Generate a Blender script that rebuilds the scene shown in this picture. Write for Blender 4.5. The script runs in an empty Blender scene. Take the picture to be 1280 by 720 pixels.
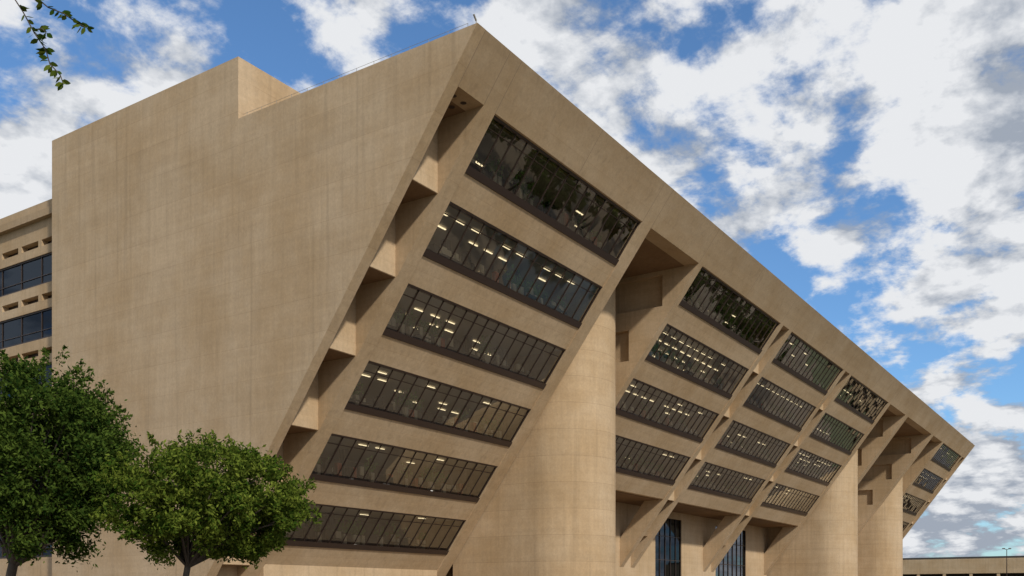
import bpy, math, random
import numpy as np
from mathutils import Vector
random.seed(7); rng=np.random.default_rng(7)
S=bpy.context.scene
# ---------------------------------------------------------------- helpers
def empty(name,parent=None):
    o=bpy.data.objects.new(name,None); S.collection.objects.link(o)
    if parent: o.parent=parent
    return o
class MB:
    def __init__(s): s.v=[]; s.f=[]
    def add(s,vs,fs):
        n=len(s.v); s.v+=[tuple(p) for p in vs]; s.f+=[tuple(i+n for i in f) for f in fs]
    def prism(s,poly,a0,a1):      # poly in (y,z), extruded along x
        n=len(poly)
        vs=[(a0,p[0],p[1]) for p in poly]+[(a1,p[0],p[1]) for p in poly]
        fs=[tuple(range(n)),tuple(reversed(range(n,2*n)))]
        for i in range(n):
            j=(i+1)%n; fs.append((i,i+n,j+n,j))
        s.add(vs,fs)
    def box(s,x0,x1,y0,y1,z0,z1):
        s.prism([(y0,z0),(y1,z0),(y1,z1),(y0,z1)],x0,x1)
    def fb(s,a0,a1,z0,z1,d0,d1):  # block following the raked facade
        s.prism([(bf(z0)+d0,z0),(bf(z0)+d1,z0),(bf(z1)+d1,z1),(bf(z1)+d0,z1)],a0,a1)
    def tube(s,path,rad,n=8):
        base=len(s.v); P=[Vector(p) for p in path]
        for i,p in enumerate(P):
            t=(P[min(i+1,len(P)-1)]-P[max(i-1,0)]).normalized()
            u=t.cross(Vector((0.31,0.9,0.17))).normalized(); w=t.cross(u)
            for k in range(n):
                a=2*math.pi*k/n; q=p+(u*math.cos(a)+w*math.sin(a))*rad[i]; s.v.append(tuple(q))
        for i in range(len(P)-1):
            for k in range(n):
                k2=(k+1)%n
                s.f.append((base+i*n+k,base+i*n+k2,base+(i+1)*n+k2,base+(i+1)*n+k))
    def obj(s,name,mat,parent=None,smooth=False,recalc=True):
        me=bpy.data.meshes.new(name); me.from_pydata(s.v,[],s.f); me.update()
        import bmesh
        if recalc:
            bm=bmesh.new(); bm.from_mesh(me); bmesh.ops.recalc_face_normals(bm,faces=bm.faces); bm.to_mesh(me); bm.free()
        o=bpy.data.objects.new(name,me); S.collection.objects.link(o)
        if mat: me.materials.append(mat)
        if parent: o.parent=parent
        if smooth:
            for p in me.polygons: p.use_smooth=True
        return o
# ---------------------------------------------------------------- materials
def newmat(name):
    m=bpy.data.materials.new(name); m.use_nodes=True
    nt=m.node_tree; nt.nodes.clear(); out=nt.nodes.new('ShaderNodeOutputMaterial')
    return m,nt,out
def N(nt,t,**k):
    n=nt.nodes.new(t)
    for a,b in k.items(): setattr(n,a,b)
    return n
def math_(nt,op,a,b=None,clamp=False):
    n=N(nt,'ShaderNodeMath',operation=op,use_clamp=clamp)
    for i,v in enumerate((a,b)):
        if v is None: continue
        if isinstance(v,(int,float)): n.inputs[i].default_value=v
        else: nt.links.new(v,n.inputs[i])
    return n.outputs[0]
def simple(name,col,rough=0.6,metal=0.0,noise=0.0,scale=3.0):
    m,nt,out=newmat(name); b=N(nt,'ShaderNodeBsdfPrincipled')
    b.inputs['Roughness'].default_value=rough; b.inputs['Metallic'].default_value=metal
    b.inputs['Base Color'].default_value=(*col,1)
    if noise>0:
        tc=N(nt,'ShaderNodeTexCoord'); no=N(nt,'ShaderNodeTexNoise'); no.inputs['Scale'].default_value=scale; no.inputs['Detail'].default_value=4
        nt.links.new(tc.outputs['Object'],no.inputs['Vector'])
        mr=N(nt,'ShaderNodeMapRange'); mr.inputs['To Min'].default_value=1-noise; mr.inputs['To Max'].default_value=1+noise
        nt.links.new(no.outputs['Fac'],mr.inputs['Value'])
        mx=N(nt,'ShaderNodeVectorMath',operation='SCALE'); mx.inputs[0].default_value=col
        nt.links.new(mr.outputs[0],mx.inputs['Scale']); nt.links.new(mx.outputs[0],b.inputs['Base Color'])
    nt.links.new(b.outputs[0],out.inputs[0]); return m
def concrete(name,axis,col=(0.480,0.356,0.230),bw=60.0,bh=1.56,line=0.90,top=False):
    m,nt,out=newmat(name); L=nt.links
    b=N(nt,'ShaderNodeBsdfPrincipled'); b.inputs['Roughness'].default_value=0.85
    b.inputs['Specular IOR Level'].default_value=0.2
    tc=N(nt,'ShaderNodeTexCoord'); sp=N(nt,'ShaderNodeSeparateXYZ'); L.new(tc.outputs['Object'],sp.inputs[0])
    cb=N(nt,'ShaderNodeCombineXYZ'); L.new(sp.outputs['Y' if axis=='y' else 'X'],cb.inputs[0]); L.new(sp.outputs['Z'],cb.inputs[1])
    br=N(nt,'ShaderNodeTexBrick'); L.new(cb.outputs[0],br.inputs['Vector'])
    br.inputs['Scale'].default_value=1.0; br.inputs['Brick Width'].default_value=bw; br.inputs['Row Height'].default_value=bh
    br.inputs['Mortar Size'].default_value=0.026; br.inputs['Mortar Smooth'].default_value=0.5
    br.inputs['Color1'].default_value=(1.015,1.015,1.015,1); br.inputs['Color2'].default_value=(0.965,0.965,0.96,1); br.inputs['Mortar'].default_value=(line,line*0.98,line*0.95,1)
    n1=N(nt,'ShaderNodeTexNoise'); n1.inputs['Scale'].default_value=0.16; n1.inputs['Detail'].default_value=7; n1.inputs['Roughness'].default_value=0.68; L.new(tc.outputs['Object'],n1.inputs['Vector'])
    mp=N(nt,'ShaderNodeMapping'); mp.inputs['Scale'].default_value=(2.6,2.6,0.22); L.new(tc.outputs['Object'],mp.inputs['Vector'])
    n2=N(nt,'ShaderNodeTexNoise'); n2.inputs['Scale'].default_value=1.0; n2.inputs['Detail'].default_value=5; n2.inputs['Roughness'].default_value=0.6; L.new(mp.outputs[0],n2.inputs['Vector'])
    mp3=N(nt,'ShaderNodeMapping'); mp3.inputs['Scale'].default_value=(0.12,0.12,2.4); L.new(tc.outputs['Object'],mp3.inputs['Vector'])
    n3=N(nt,'ShaderNodeTexNoise'); n3.inputs['Scale'].default_value=1.0; n3.inputs['Detail'].default_value=3; L.new(mp3.outputs[0],n3.inputs['Vector'])
    n4=N(nt,'ShaderNodeTexNoise'); n4.inputs['Scale'].default_value=5; n4.inputs['Detail'].default_value=6; n4.inputs['Roughness'].default_value=0.85; L.new(tc.outputs['Object'],n4.inputs['Vector'])
    def mr(src,lo,hi,fm=0.3,fM=0.7):
        r=N(nt,'ShaderNodeMapRange'); r.inputs['From Min'].default_value=fm; r.inputs['From Max'].default_value=fM
        r.inputs['To Min'].default_value=lo; r.inputs['To Max'].default_value=hi; L.new(src,r.inputs['Value']); return r.outputs[0]
    f=math_(nt,'MULTIPLY',mr(n1.outputs['Fac'],0.86,1.10),mr(n2.outputs['Fac'],0.93,1.055))
    f=math_(nt,'MULTIPLY',f,mr(n3.outputs['Fac'],0.95,1.035)); f=math_(nt,'MULTIPLY',f,mr(n4.outputs['Fac'],0.85,1.12))
    st=N(nt,'ShaderNodeMapping'); st.inputs['Scale'].default_value=(3.2,3.2,0.08); st.inputs['Location'].default_value=(7,3,1); L.new(tc.outputs['Object'],st.inputs['Vector'])
    n5=N(nt,'ShaderNodeTexNoise'); n5.inputs['Scale'].default_value=0.7; n5.inputs['Detail'].default_value=2; L.new(st.outputs[0],n5.inputs['Vector'])
    f=math_(nt,'MULTIPLY',f,mr(n5.outputs['Fac'],1.0,0.87,0.58,0.75))
    if top:   # rain-washed dirt below the copings, runs of uneven length
        edge=mr(math_(nt,'ADD',sp.outputs['Z'],math_(nt,'MULTIPLY',n2.outputs['Fac'],5.0)),0.0,0.16,33.8,37.2)
        f=math_(nt,'MULTIPLY',f,math_(nt,'SUBTRACT',1.0,edge))
    warm=N(nt,'ShaderNodeMix',data_type='RGBA'); warm.inputs['A'].default_value=(*col,1); warm.inputs['B'].default_value=(col[0]*1.0,col[1]*0.94,col[2]*0.84,1)
    L.new(mr(n1.outputs['Fac'],1,0,0.35,0.6),warm.inputs['Factor'])
    s1=N(nt,'ShaderNodeVectorMath',operation='SCALE'); L.new(warm.outputs['Result'],s1.inputs[0]); L.new(f,s1.inputs['Scale'])
    s2=N(nt,'ShaderNodeVectorMath',operation='MULTIPLY'); L.new(s1.outputs[0],s2.inputs[0]); L.new(br.outputs['Color'],s2.inputs[1])
    L.new(s2.outputs[0],b.inputs['Base Color'])
    L.new(b.outputs[0],out.inputs[0]); return m
M_end=concrete('concrete_end','y',bh=2.34,line=0.89); M_fac=concrete('concrete_facade','x',bh=2.34,line=0.93,top=True); M_pyl=concrete('concrete_pylon','x',bw=80,bh=2.34,line=0.78)
M_sof=concrete('concrete_soffit_shaded','y',col=(0.22,0.14,0.08),bw=3,bh=30)  # same concrete, with the shade of the undersides put into a darker base colour
M_frame=simple('bronze_frame',(0.045,0.028,0.022),0.45,0.2)
M_joint=simple('joint_sealant',(0.24,0.175,0.115),0.9)
M_rail=simple('grey_rail',(0.25,0.23,0.2),0.5)
M_int=simple('interior_wall',(0.18,0.155,0.13),0.8,noise=0.7,scale=0.5)
M_ceil=simple('interior_ceiling',(0.42,0.38,0.32),0.8)
M_furn=simple('furniture_dark',(0.05,0.045,0.04),0.6); M_furn2=simple('furniture_light',(0.80,0.78,0.75),0.6); M_furn3=simple('furniture_red',(0.5,0.09,0.04),0.6)
M_plant=simple('indoor_plant',(0.13,0.27,0.06),0.6)
M_lamp,nt,out=newmat('ceiling_light'); e=N(nt,'ShaderNodeEmission'); e.inputs[0].default_value=(1,0.82,0.52,1); e.inputs[1].default_value=1.8; nt.links.new(e.outputs[0],out.inputs[0])
def glass(name,tint,base,gcol,rough=0.01,fr=1.0):
    m,nt,out=newmat(name); L=nt.links
    t=N(nt,'ShaderNodeBsdfTransparent'); t.inputs[0].default_value=(*tint,1)
    g=N(nt,'ShaderNodeBsdfGlossy'); g.inputs['Roughness'].default_value=rough; g.inputs[0].default_value=(*gcol,1)
    fn=N(nt,'ShaderNodeFresnel'); fn.inputs[0].default_value=1.5
    f=math_(nt,'MULTIPLY',fn.outputs[0],fr); f=math_(nt,'ADD',f,base,clamp=True)
    mx=N(nt,'ShaderNodeMixShader'); L.new(f,mx.inputs[0]); L.new(t.outputs[0],mx.inputs[1]); L.new(g.outputs[0],mx.inputs[2]); L.new(mx.outputs[0],out.inputs[0]); return m
M_glass=glass('window_glass',(0.90,0.90,0.84),0.15,(0.92,0.92,0.89),fr=1.7)
M_glass2=glass('strip_window_glass',(0.2,0.22,0.25),0.08,(0.22,0.27,0.34),fr=1.2)
def leafmat(name,c1,c2):
    m,nt,out=newmat(name); L=nt.links
    tc=N(nt,'ShaderNodeTexCoord'); n=N(nt,'ShaderNodeTexNoise'); n.inputs['Scale'].default_value=1.1; n.inputs['Detail'].default_value=2; L.new(tc.outputs['Object'],n.inputs['Vector'])
    g=N(nt,'ShaderNodeNewGeometry')
    s=math_(nt,'ADD',n.outputs['Fac'],math_(nt,'MULTIPLY',g.outputs['Random Per Island'],0.6))
    r=N(nt,'ShaderNodeMapRange'); r.inputs['From Min'].default_value=0.5; r.inputs['From Max'].default_value=1.15; L.new(s,r.inputs['Value'])
    mx=N(nt,'ShaderNodeMix',data_type='RGBA'); mx.inputs['A'].default_value=(*c1,1); mx.inputs['B'].default_value=(*c2,1); L.new(r.outputs[0],mx.inputs['Factor'])
    d=N(nt,'ShaderNodeBsdfDiffuse'); L.new(mx.outputs['Result'],d.inputs[0])
    t=N(nt,'ShaderNodeBsdfTranslucent'); L.new(mx.outputs['Result'],t.inputs[0])
    ms=N(nt,'ShaderNodeMixShader'); ms.inputs[0].default_value=0.25; L.new(d.outputs[0],ms.inputs[1]); L.new(t.outputs[0],ms.inputs[2]); L.new(ms.outputs[0],out.inputs[0]); return m
M_leaf=leafmat('leaf_dark',(0.018,0.042,0.008),(0.095,0.14,0.024))
M_leaf2=leafmat('leaf_light',(0.030,0.064,0.008),(0.17,0.21,0.032))
M_bark=simple('bark',(0.07,0.055,0.042),0.9,noise=0.4,scale=8)
# ---------------------------------------------------------------- building
HT=34.6; T=0.747; LEN=187.8
def bf(z): return T*(HT-z)
ZT=[31.9,27.25,22.55,17.85,13.15,8.5,3.85]; WH=3.1
B=empty('city_hall_building')
endw=MB(); fac=MB(); sof=MB(); frm=MB(); pyl=MB(); itr=MB(); cei=MB(); lam=MB(); f1=MB(); f2=MB(); f3=MB(); pl=MB(); jn=MB()
gv=[];gf=[]; g2=MB()
prof=[(0,HT),(bf(0),0),(42.8,0),(42.8,38.9),(20.3,38.9),(20.3,HT)]
endw.prism(prof,0,0.85)
endw.prism([(0,HT),(bf(0),0),(42.8,0),(42.8,HT)],LEN-0.85,LEN)
endw.box(0.85,46,20.3,42.8,HT,38.9)
RX=1.3
def rwall(z0,z1,x0=RX,x1=RX+0.6): endw.box(x0,x1,42.8,61,z0,z1)
lv=[30.65,26.0,21.35,16.7,12.05,7.4]
rwall(32.0,35.1)
prev=32.0
for z in lv:
    zo1=z+1.3; zo0=z+0.75
    if prev-zo1>0.02: rwall(zo1,prev)
    rwall(z,zo0)
    y=43.4
    while y<61: endw.box(RX,RX+0.6,y,y+0.5,zo0,zo1); y+=3.1
    frm.box(RX+0.62,RX+0.7,42.8,61,zo0-0.1,zo1+0.1)
    itr.box(RX+1.6,RX+1.7,42.8,61,z-2.5,z)
    frm.box(RX+0.1,RX+0.3,42.8,61,z-0.12,z-0.003); frm.box(RX+0.1,RX+0.3,42.8,61,z-2.5,z-2.35)
    frm.box(RX+0.13,RX+0.17,42.8,61,z-1.75,z-1.69)
    y=43.6
    while y<61: frm.box(RX+0.12,RX+0.22,y,y+0.07,z-2.35,z-0.12); y+=3.1
    g2.add([(RX+0.2,61,z-2.35),(RX+0.2,42.8,z-2.35),(RX+0.2,42.8,z-0.12),(RX+0.2,61,z-0.12)],[(0,1,2,3)])
    prev=z-2.5
rwall(0,prev)
endw.box(RX+0.6,LEN-1,60.4,61,0,35.1)
# roof slab + raked parapet band
fac.prism([(bf(31.9),31.9),(3.4,31.9),(3.4,34.0),(3.6,34.0),(3.6,HT-0.003),(0.002,HT-0.003)],0.85,LEN-0.85)
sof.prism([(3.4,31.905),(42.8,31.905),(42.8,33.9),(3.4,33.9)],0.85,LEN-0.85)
fac.box(0.85,LEN-0.85,42.8,60.4,33.6,34.2)
for a in (0.85,3.5,4.75,15.3,25.8,27.4,37.5,49.6,60.8,64.8,76,87.2,91.2,102.4,113.6,115,126,137,149,160,172,183.4):
    jn.fb(a-0.018,a+0.018,31.9,HT-0.02,-0.003,0.01)
def bay(a0,a1,rows,zend,npan,room=9.0):
    for k in range(rows):
        zt=ZT[k]; zb=zt-WH; zn=ZT[k+1] if k+1<rows else zend
        fac.fb(a0,a1,zn,zb,0.15,0.75)
        cei.fb(a0,a1,zn+0.01,zb-0.01,0.75,room)
        if k==0: cei.fb(a0,a1,31.84,31.895,0.8,room)
        itr.fb(a0,a1,zb,zt,room,room+0.2)
        frm.fb(a0,a1,zt-0.10,zt-0.002,0.16,0.42)
        frm.fb(a0,a1,zb+0.003,zb+0.38,0.06,0.45)
        frm.fb(a0,a0+0.1,zb+0.38,zt-0.10,0.2,0.4); frm.fb(a1-0.1,a1,zb+0.38,zt-0.10,0.2,0.4)
        w=(a1-a0-0.2)/npan
        for i in range(npan):
            x0=a0+0.1+i*w; x1=x0+w
            if i: frm.fb(x0-0.025,x0+0.025,zb+0.38,zt-0.10,0.22,0.31)
            j=[random.gauss(0,0.010) for _ in range(4)]
            z0=zb+0.38; z1=zt-0.10; n=len(gv)
            gv.extend([(x0,bf(z0)+0.3+j[0],z0),(x1,bf(z0)+0.3+j[1],z0),(x1,bf(z1)+0.3+j[2],z1),(x0,bf(z1)+0.3+j[3],z1)])
            gf.append((n,n+1,n+2,n+3))
        frm.fb(a0,a1,zt-0.62,zt-0.59,0.25,0.33)
        yy=bf(zt)+1.6; dens=[0.35,0.6,0.35,0.16,0.10,0.06][k]; xs=a0+0.8
        for r in range(4):
            x=xs; on=random.random()<0.75
            while x<a1-1.4:
                if on and random.random()<dens*1.3: lam.box(x,x+1.0,yy,yy+0.12,zt-0.10,zt-0.06)
                x+=1.9
            yy+=1.6
        # furniture, plants and cabinets standing along the glass line
        x=a0+0.5
        while x<a1-1.4:
            y0=bf(zb)-0.05+random.random()*0.5; h=random.uniform(1.1,1.6); t=random.random(); wd_=random.uniform(0.4,1.0)
            if t<0.20: f1.box(x,x+wd_,y0,y0+0.5,zb+0.3,zb+h)
            elif t<0.52:
                zz=zb+0.85
                f2.box(x,x+wd_*0.65,y0,y0+0.12,zz,zz+random.uniform(0.25,0.7)); f1.box(x-0.2,x+1.2,y0-0.05,y0+0.6,zz-0.1,zz-0.02)
            elif t<0.60: f3.box(x,x+0.45,y0,y0+0.3,zb+0.6,zb+h)
            elif t<0.90:
                sc=random.uniform(0.9,1.8)
                for q in range(60):
                    cx=x+random.gauss(0,0.26)*sc; cy=y0+0.3+random.gauss(0,0.16)*sc; cz=zb+1.2+abs(random.gauss(0,0.36))*sc
                    if cz>zt-0.4: cz=zt-0.4
                    if cy<bf(cz)+0.45: cy=bf(cz)+0.45
                    pl.add([(cx,cy,cz),(cx+random.uniform(-.3,.3),cy+0.05,cz+0.14),(cx+0.08,cy,cz+0.32)],[(0,1,2)])
                f2.box(x-0.18,x+0.18,y0,y0+0.28,zb+0.3,zb+1.2)
            if random.random()<0.10: f1.box(x+0.3,x+0.8,y0+2,y0+2.5,zb,zt)
            x+=random.uniform(0.45,1.15)
def rib(a0,a1,z0,z1,d1): fac.fb(a0,a1,z0,z1,0.0,d1)
def stair(a0,a1,kmax,depth=3.0):
    for k in range(1,kmax):
        z0=ZT[k]; z1=ZT[k-1]; b0=bf(z0)+0.12
        fac.box(a0,a1,b0,b0+depth,z0+0.04,z1)
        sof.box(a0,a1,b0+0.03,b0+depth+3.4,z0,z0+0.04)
def side(a0,a1,rows,zlow,back=24.0):
    for k in range(rows):
        zt=ZT[k]-0.15; zb=ZT[k]-WH-0.2; zn=ZT[k+1] if k+1<rows else zlow
        ztop=ZT[k]
        bn=bf(zb)+1.15
        fac.prism([(bf(ztop),ztop),(bf(zb),zb),(bn,zb),(bn,ztop)],a0,a1)
        fac.prism([(bn,zt-0.25),(back,zt-0.25),(back,ztop),(bn,ztop)],a0,a1)
        fac.box(a0+0.55,a1,bn,back,zb,zt-0.25)
        fac.prism([(bf(zn),zn),(back,zn),(back,zb),(bf(zb),zb)],a0,a1)
def leg(a0,a1,z1,d=2.6): fac.fb(a0,a1,0,z1,0.0,d)
rib(3.5,4.75,0,31.9,9.2); stair(0.85,3.5,7)
fac.box(0.85,3.5,bf(3.85)+1.5,bf(3.85)+2.0,0,3.85)
bay(4.75,25.8,6,4.0,15); fac.box(4.75,25.8,bf(4.0)+0.16,bf(4.0)+1,0,4.0)
rib(25.8,27.4,0,31.9,14)
def pylon(ac,b0=13.5,r=4.95,ln=9):
    n=64; pts=[]
    for i in range(n+1):
        t=math.pi*i/n; pts.append((ac-r*math.cos(t),b0-r*math.sin(t)))
    pts+= [(ac+r,b0+ln),(ac-r,b0+ln)]
    m=len(pts); zs=[0,31.9]
    base=len(pyl.v)
    for z in zs:
        for p in pts: pyl.v.append((p[0],p[1],z))
    for i in range(m):
        j=(i+1)%m; pyl.f.append((base+i,base+j,base+m+j,base+m+i))
pylon(32.5); pylon(120.5); pylon(155.5)
fac.box(27.4,37.5,24,24.5,0,31.9); fac.box(115,126,24,24.5,0,31.9); fac.box(151,160,24,24.5,0,31.9)
side(37.5,38.4,4,13.15); leg(37.5,38.4,13.15)
bay(38.4,60.8,4,13.15,16); bay(64.8,87.2,4,13.15,16); bay(91.2,113.6,4,13.15,16)
for a in (60.8,87.2):
    rib(a,a+0.95,13.15,31.9,9.2); rib(a+3.05,a+4,13.15,31.9,9.2); stair(a+0.95,a+3.05,5)
    leg(a,a+0.95,13.15); leg(a+3.05,a+4,13.15)
    for zz in (5.0,9.0): fac.fb(a+0.95,a+3.05,zz,zz+0.5,0.6,2.2)
rib(113.6,115,13.15,31.9,9.2); leg(113.6,115,13.15)
sof.box(38.4,113.6,bf(13.15)+0.76,22.3,13.08,13.145)
gl=[(71,79.5),(92,105)]
x=38.4
for g0,g1 in gl:
    fac.box(x,g0,22,22.6,0,13.07); fac.box(g0,g1,22,22.6,12.1,13.07)
    nn=int((g1-g0)/1.7)
    for i in range(nn+1):
        xx=g0+(g1-g0)*i/nn; frm.box(xx-0.05,xx+0.05,22.1,22.3,0,12.1)
    for zz in (3.2,6.4,9.6): frm.box(g0,g1,22.12,22.28,zz,zz+0.08)
    g2.add([(g0,22.2,0),(g1,22.2,0),(g1,22.2,12.1),(g0,22.2,12.1)],[(0,1,2,3)])
    itr.box(g0-2,g1+2,30,30.2,0,13)
    x=g1
fac.box(x,115,22,22.6,0,13.07)
side(126,128,5,10.0); leg(126,128,10.0,8); fac.box(128,149,20,20.6,0,31.9)
side(149,151,5,10.0); leg(149,151,10.0,8)
rib(160,161.5,0,31.9,9.2); bay(161.5,183.4,6,4.0,15)
rib(183.4,184.4,0,31.9,9.2); stair(184.4,LEN-0.85,7)
fac.box(161.5,LEN-0.85,bf(4.0)+0.2,bf(4.0)+1,0,3.85)
dl=MB()
for i in range(2):
    for j in range(2):
        cx=1.6+i*1.0; cy=bf(31.9)+0.9+j*0.9
        vs=[(cx+0.2*math.cos(t*math.pi/6),cy+0.2*math.sin(t*math.pi/6),31.89) for t in range(12)]; dl.add(vs,[tuple(range(12))])
dl.obj('soffit_downlights',M_frame,B); jn.obj('expansion_joints',M_joint,B)
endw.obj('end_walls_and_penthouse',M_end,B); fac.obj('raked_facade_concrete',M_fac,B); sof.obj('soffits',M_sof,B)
frm.obj('window_frames',M_frame,B); itr.obj('interior_walls',M_int,B); cei.obj('floor_slabs',M_ceil,B); lam.obj('ceiling_lights',M_lamp,B)
f1.obj('desks',M_furn,B); f2.obj('cabinets',M_furn2,B); f3.obj('chairs',M_furn3,B); pl.obj('indoor_plants',M_plant,B)
g2.obj('strip_window_glass',M_glass2,B,recalc=False)
po=pyl.obj('stair_pylons',M_pyl,B)
for p in po.data.polygons: p.use_smooth=True
po.data.set_sharp_from_angle(angle=math.radians(40))
gm=MB(); gm.v=gv; gm.f=gf; gm.obj('window_glass',M_glass,B,recalc=False)
rl=MB()
def bar(p,q,r): rl.tube([p,q],[r,r],5)
for i in range(14): 
    y=0.9+i*1.45; bar((0.3,y,HT),(0.3,y,HT+0.4),0.015)
bar((0.3,0.9,HT+0.4),(0.3,20.2,HT+0.38),0.011)
for i in range(40):
    x=4+i*4.6; bar((x,0.4,HT-0.1),(x,0.4,HT+0.3),0.014)
bar((0.5,0.45,HT),(0.5,0.45,HT+0.6),0.03); bar((0.5,0.45,HT+0.5),(0.25,0.45,HT+0.75),0.06); bar((0.5,0.45,HT+0.35),(0.8,0.6,HT+0.4),0.03)
bar((LEN-0.5,0.4,HT),(LEN-0.5,0.4,HT+0.5),0.06)
rl.obj('roof_railing',M_rail,B)
# ---------------------------------------------------------------- local frame (metres right / forward / up)
CX,CY,CZ=-45.37,-32.38,1.6
def W(r,f,z): return Vector((r*.5515+f*.8342+CX, -r*.8342+f*.5516+CY, z))
# ---------------------------------------------------------------- trees
def leaves_mesh(P,size,name,mat,elong=1.5):
    n=len(P)
    d=rng.normal(size=(n,3)); d/=np.linalg.norm(d,axis=1)[:,None]
    e=rng.normal(size=(n,3)); e-= (e*d).sum(1)[:,None]*d; e/=np.linalg.norm(e,axis=1)[:,None]
    s=size*rng.uniform(0.6,1.3,n)[:,None]
    V=np.empty((n,4,3)); V[:,0]=P-d*s*elong*.5; V[:,1]=P+e*s*.32; V[:,2]=P+d*s*elong*.5; V[:,3]=P-e*s*.32
    me=bpy.data.meshes.new(name); me.vertices.add(4*n); me.vertices.foreach_set('co',V.ravel())
    me.loops.add(4*n); me.loops.foreach_set('vertex_index',np.arange(4*n,dtype=np.int32))
    me.polygons.add(n); me.polygons.foreach_set('loop_start',np.arange(0,4*n,4,dtype=np.int32))
    try: me.polygons.foreach_set('loop_total',np.full(n,4,dtype=np.int32))
    except Exception: pass
    me.update(calc_edges=True); me.materials.append(mat); return me
def make_tree(name,base,height,crown_c,rad,nclump,nleaf,lsize,mat,trunk_r=0.16,flat=0.8):
    root=empty(name); root.location=base
    w=MB(); cc=Vector(crown_c)
    fork=Vector((cc.x*0.25,cc.y*0.25,max(1.6,cc.z-rad[2]*0.95)))
    w.tube([(0,0,-0.1),(0.03,0.02,fork.z*0.5),tuple(fork)],[trunk_r*1.3,trunk_r,trunk_r*0.9],10)
    centers=[]
    for i in range(nclump):
        while True:
            v=rng.uniform(-1,1,3)
            if np.linalg.norm(v)<1 and (np.linalg.norm(v)>0.35 or rng.random()<0.3): break
        c=Vector((cc.x+v[0]*rad[0]*0.92,cc.y+v[1]*rad[1]*0.92,cc.z+v[2]*rad[2]*0.88)); centers.append(c)
        if i%2==0:
            mid=fork.lerp(c,0.5)+Vector((0,0,0.25*rad[2]*random.uniform(0,1)))
            w.tube([tuple(fork-Vector((0,0,0.1))),tuple(mid),tuple(c)],[trunk_r*0.45,trunk_r*0.22,0.02],6)
    w.obj('trunk_and_limbs',M_bark,root,True)
    P=[]; per=nleaf//nclump
    for c in centers:
        r=random.uniform(0.45,1.0)*min(rad)*0.30
        k=int(per*random.uniform(0.6,1.4)); v=rng.normal(size=(k,3)); v/=np.linalg.norm(v,axis=1)[:,None]
        rr=r*rng.uniform(0.15,1.0,k)**0.5*(1+0.25*rng.normal(size=k))
        q=v*rr[:,None]; q[:,2]*=flat; P.append(q+np.array(c))
    for i in range(nclump*2):
        v=rng.normal(size=3); v/=np.linalg.norm(v)
        if v[2]<-0.5: continue
        tip=np.array(cc)+v*np.array(rad)*rng.uniform(0.9,1.14); k=45
        t=rng.uniform(0,1,k)[:,None]; P.append(tip-v*t*0.7+rng.normal(size=(k,3))*0.10*(0.4+t))
    P=np.concatenate(P)
    me=leaves_mesh(P,lsize,'foliage',mat)
    o=bpy.data.objects.new('foliage',me); S.collection.objects.link(o); o.parent=root
    return root
R=W(1,0,0)-W(0,0,0); F=W(0,1,0)-W(0,0,0)
def off(r,f,z): v=R*r+F*f; return (v.x,v.y,z)
make_tree('oak_tree',W(-19.9,38,0),11,off(1.3,0,6.9),(3.6,3.4,4.25),130,72000,0.13,M_leaf,0.2)
make_tree('oak_tree',W(-12.3,36,0),8,off(1.0,0,5.05),(4.0,3.5,2.4),125,56000,0.12,M_leaf2,0.13)
tr=make_tree('plaza_tree',Vector((70,-34,0)),10,(0,0,6.5),(4.5,4.5,3.6),50,7000,0.38,M_leaf,0.2)
for i,(x,y) in enumerate([(92,-37),(112,-33),(135,-38),(160,-36),(60,-52),(85,-55),(115,-54),(48,-36),(100,-45),(74,-45),(132,-28),(152,-30),(34,-35),(20,-40),(57,-40)]):
    r2=empty('plaza_tree'); r2.location=(x,y,0); r2.rotation_euler=(0,0,i*1.3); r2.scale=(1+0.1*(i%3),)*3
    for c in tr.children:
        o=bpy.data.objects.new(c.name,c.data); S.collection.objects.link(o); o.parent=r2
near=empty('elm_tree')
w=MB()
w.tube([W(-5.6,5.2,-0.1),W(-5.55,5.2,2.5),W(-5.3,5.3,4.8),W(-4.9,5.4,6.4)],[0.2,0.16,0.12,0.07],10)
w.tube([W(-5.3,5.3,4.8),W(-4.6,5.6,6.2),W(-3.8,5.9,6.3),W(-3.25,6,5.75),W(-3.10,6,5.32)],[0.07,0.05,0.03,0.012,0.007],6)
w.tube([W(-3.8,5.9,6.3),W(-3.3,6,5.8),W(-2.98,6.02,5.33)],[0.02,0.01,0.005],5)
A=[(-3.12,6,5.36),(-3.03,6.0,5.22),(-2.96,6,5.09),(-2.90,6.02,5.0),(-2.865,6,4.9),(-2.80,6.0,4.83),(-2.78,6,4.77)]
Bq=[(-3.0,6.02,5.36),(-2.9,6.05,5.28),(-2.8,6.05,5.24),(-2.72,6.07,5.19),(-2.655,6.05,5.15)]
C=[(-2.96,6,5.11),(-2.90,5.97,5.1),(-2.86,5.95,5.06)]
for q in (A,Bq,C): w.tube([W(*p) for p in q],[0.004]*(len(q)-1)+[0.002],5)
w.obj('trunk_and_limbs',M_bark,near,True)
lm=MB()
def leaf(p,d,l):
    d=d.normalized(); s=d.cross(Vector((random.gauss(0,1),random.gauss(0,1),random.gauss(0,1)))).normalized()
    n=d.cross(s)
    lm.add([p,p+d*l*.35+s*l*.24,p+d*l*.7+s*l*.19,p+d*l,p+d*l*.7-s*l*.19+n*l*.04,p+d*l*.35-s*l*.24+n*l*.04],[(0,1,2,3,4,5)])
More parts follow.
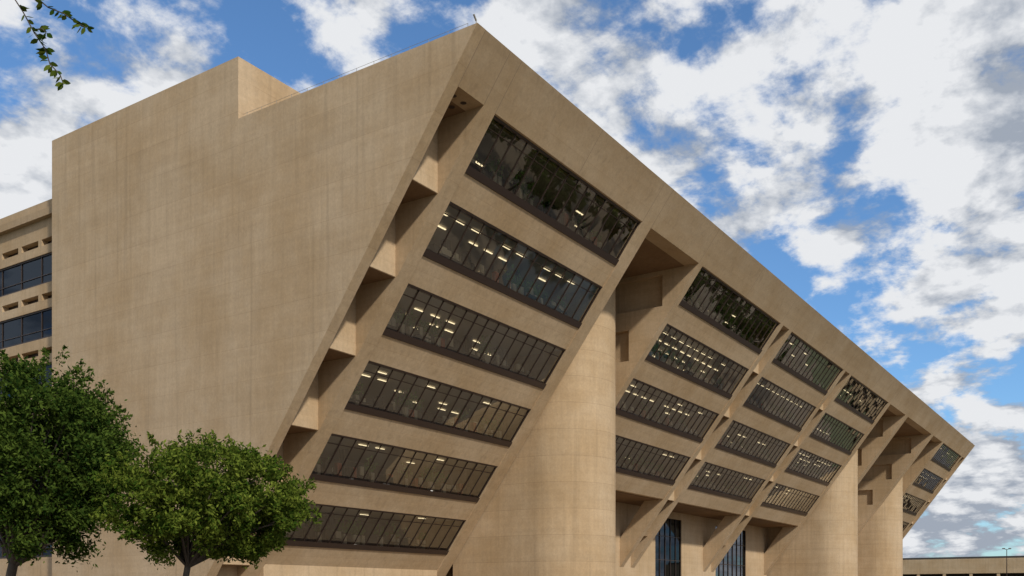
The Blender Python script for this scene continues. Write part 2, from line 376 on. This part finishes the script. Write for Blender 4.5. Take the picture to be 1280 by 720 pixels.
for q,dn in ((A,18),(Bq,15),(C,10)):
    for i in range(len(q)-1):
        p0=W(*q[i]);p1=W(*q[i+1])
        for k in range(dn//2):
            p=p0.lerp(p1,random.random()); side_=R*random.choice((-1,1))+Vector((0,0,random.uniform(-0.9,0.5)))+F*random.uniform(-.5,.5)
            leaf(p,side_+(p1-p0).normalized()*0.5,random.uniform(0.04,0.068))
o=lm.obj('leaves',M_leaf2,near)
P=np.array(W(-5.4,4.9,8.2))+rng.normal(size=(9000,3))*np.array([0.85,0.85,0.6]); P=P[P[:,2]>6.7]
o=bpy.data.objects.new('crown',leaves_mesh(P,0.09,'crown',M_leaf)); S.collection.objects.link(o); o.parent=near
# ---------------------------------------------------------------- ground, plaza, road, distant things
g=MB(); g.add([(-3000,-3000,-0.15),(3000,-3000,-0.15),(3000,3000,-0.15),(-3000,3000,-0.15)],[(0,1,2,3)])
g.obj('ground',simple('dry_grass',(0.10,0.11,0.05),0.95,noise=0.35,scale=0.3))
pz=MB(); pz.box(-12,215,-70,75,-0.149,0.0); pz.box(-70,-22,-60,75,-0.149,0.0)
M_pave=concrete('paving','x',col=(0.25,0.205,0.16),bw=3,bh=3)
pz.obj('plaza_pavement',M_pave)
rd=MB(); rd.box(-22,-12,-400,400,-0.149,-0.12); rd.obj('road',simple('asphalt',(0.05,0.05,0.05),0.9,noise=0.2,scale=5))
mk=MB()
for i in range(60): mk.box(-17.08,-16.92,-300+i*10,-296+i*10,-0.12,-0.116)
mk.obj('road_markings',simple('road_paint',(0.75,0.73,0.68),0.7))
pool=MB(); pool.add([(60,-30,0.004),(110,-30,0.004),(110,-14,0.004),(60,-14,0.004)],[(0,1,2,3)])
pool.obj('reflecting_pool',simple('pool_water',(0.03,0.05,0.05),0.05))
D=empty('parking_structure'); d=MB(); dd=MB()
dx0,dx1,dy0,dy1=255,330,-60,45
for k in range(3):
    z=0.2+k*3.3; d.box(dx0,dx1,dy0,dy1,z+1.2,z+3.0)
    y=dy0
    while y<dy1: d.box(dx0+0.1,dx0+0.8,y,y+0.8,z-0.3,z+1.2); y+=7
d.box(dx0+0.003,dx1,dy0+0.003,dy1-0.003,9.8,12.2)
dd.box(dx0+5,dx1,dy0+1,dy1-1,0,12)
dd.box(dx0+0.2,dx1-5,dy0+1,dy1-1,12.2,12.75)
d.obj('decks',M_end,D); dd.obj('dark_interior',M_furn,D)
def lamp(p,h):
    m=MB(); m.tube([p,p+Vector((0,0,h))],[0.12,0.07],8); q=p+Vector((0,0,h))
    m.tube([q,q+R*0.8+Vector((0,0,0.25))],[0.06,0.05],6); m.tube([q,q-R*0.8+Vector((0,0,0.25))],[0.06,0.05],6)
    for s in (1,-1):
        c=q+R*0.4*s+Vector((0,0,0.22)); m.tube([c,c+R*0.5*s],[0.13,0.11],8)
    m.obj('street_lamp',M_frame)
lamp(W(102.5,200.5,0),11.2)
# ---------------------------------------------------------------- sun & sky
el=math.radians(34); az=math.atan2(-0.42,-0.91)
to=Vector((math.sin(az)*math.cos(el),math.cos(az)*math.cos(el),math.sin(el)))
sl=bpy.data.lights.new('sun','SUN'); sl.energy=3.1; sl.angle=math.radians(3); sl.color=(1,0.93,0.80)
so=bpy.data.objects.new('sun',sl); S.collection.objects.link(so); so.rotation_euler=(-to).to_track_quat('-Z','Y').to_euler()
wd=bpy.data.worlds.new('World'); S.world=wd; wd.use_nodes=True; nt=wd.node_tree; nt.nodes.clear(); L=nt.links
out=N(nt,'ShaderNodeOutputWorld'); bg=N(nt,'ShaderNodeBackground'); bg.inputs[1].default_value=0.1; L.new(bg.outputs[0],out.inputs[0])
sk=N(nt,'ShaderNodeTexSky',sky_type='NISHITA'); sk.sun_disc=False; sk.sun_elevation=el; sk.sun_rotation=az; sk.ozone_density=3.0; sk.dust_density=0.6
tc=N(nt,'ShaderNodeTexCoord'); sp=N(nt,'ShaderNodeSeparateXYZ'); L.new(tc.outputs['Generated'],sp.inputs[0])
zz=math_(nt,'ADD',math_(nt,'MAXIMUM',sp.outputs['Z'],0.0),0.28)
cb=N(nt,'ShaderNodeCombineXYZ'); L.new(math_(nt,'DIVIDE',sp.outputs['X'],zz),cb.inputs[0]); L.new(math_(nt,'DIVIDE',sp.outputs['Y'],zz),cb.inputs[1])
def noise(scale,detail,rough,loc,dist=0.0):
    mp=N(nt,'ShaderNodeMapping'); mp.inputs['Location'].default_value=loc; L.new(cb.outputs[0],mp.inputs[0])
    n=N(nt,'ShaderNodeTexNoise'); n.inputs['Scale'].default_value=scale; n.inputs['Detail'].default_value=detail; n.inputs['Roughness'].default_value=rough; n.inputs['Distortion'].default_value=dist
    L.new(mp.outputs[0],n.inputs['Vector']); return n.outputs['Fac']
big=noise(1.5,3,0.5,(3.1,1.7,0)); det=noise(7.5,9,0.60,(0.4,5.2,0),0.1)
cov=math_(nt,'ADD',math_(nt,'MULTIPLY',big,0.45),math_(nt,'MULTIPLY',det,0.62))
cov=math_(nt,'ADD',cov,math_(nt,'MULTIPLY',math_(nt,'SUBTRACT',0.35,sp.outputs['Z']),0.07))
mr=N(nt,'ShaderNodeMapRange',interpolation_type='SMOOTHSTEP'); mr.inputs['From Min'].default_value=0.450; mr.inputs['From Max'].default_value=0.550; L.new(cov,mr.inputs['Value'])
sh=noise(7.5,6,0.55,(0.43,5.26,0),0.1); sh2=noise(4.0,5,0.6,(9,2,0))
lit=math_(nt,'ADD',math_(nt,'MULTIPLY',math_(nt,'SUBTRACT',sh,det),1.8),math_(nt,'MULTIPLY',sh2,1.0))
lit=math_(nt,'ADD',lit,math_(nt,'MULTIPLY',math_(nt,'SUBTRACT',0.22,sp.outputs['Z'],True),1.2))
mr2=N(nt,'ShaderNodeMapRange'); mr2.inputs['From Min'].default_value=0.42; mr2.inputs['From Max'].default_value=0.80; L.new(lit,mr2.inputs['Value'])
cc_=N(nt,'ShaderNodeMix',data_type='RGBA'); cc_.inputs['A'].default_value=(8.1,8.25,8.5,1); cc_.inputs['B'].default_value=(3.5,3.95,4.7,1); L.new(mr2.outputs[0],cc_.inputs['Factor'])
skm=N(nt,'ShaderNodeVectorMath',operation='MULTIPLY'); L.new(sk.outputs[0],skm.inputs[0]); skm.inputs[1].default_value=(1.0,1.32,1.55)
mx=N(nt,'ShaderNodeMix',data_type='RGBA'); L.new(mr.outputs[0],mx.inputs['Factor']); L.new(skm.outputs[0],mx.inputs['A']); L.new(cc_.outputs['Result'],mx.inputs['B'])
L.new(mx.outputs['Result'],bg.inputs[0])
# ---------------------------------------------------------------- camera
cam=bpy.data.cameras.new('camera'); co=bpy.data.objects.new('camera',cam); S.collection.objects.link(co); S.camera=co
co.location=(CX,CY,CZ); co.rotation_euler=(math.radians(90),0,math.radians(-56.53))
cam.sensor_width=36; cam.lens=34.03; cam.shift_y=0.3008; cam.clip_end=6000; cam.clip_start=0.1
S.view_settings.view_transform='Standard'; S.view_settings.look='None'; S.view_settings.exposure=0
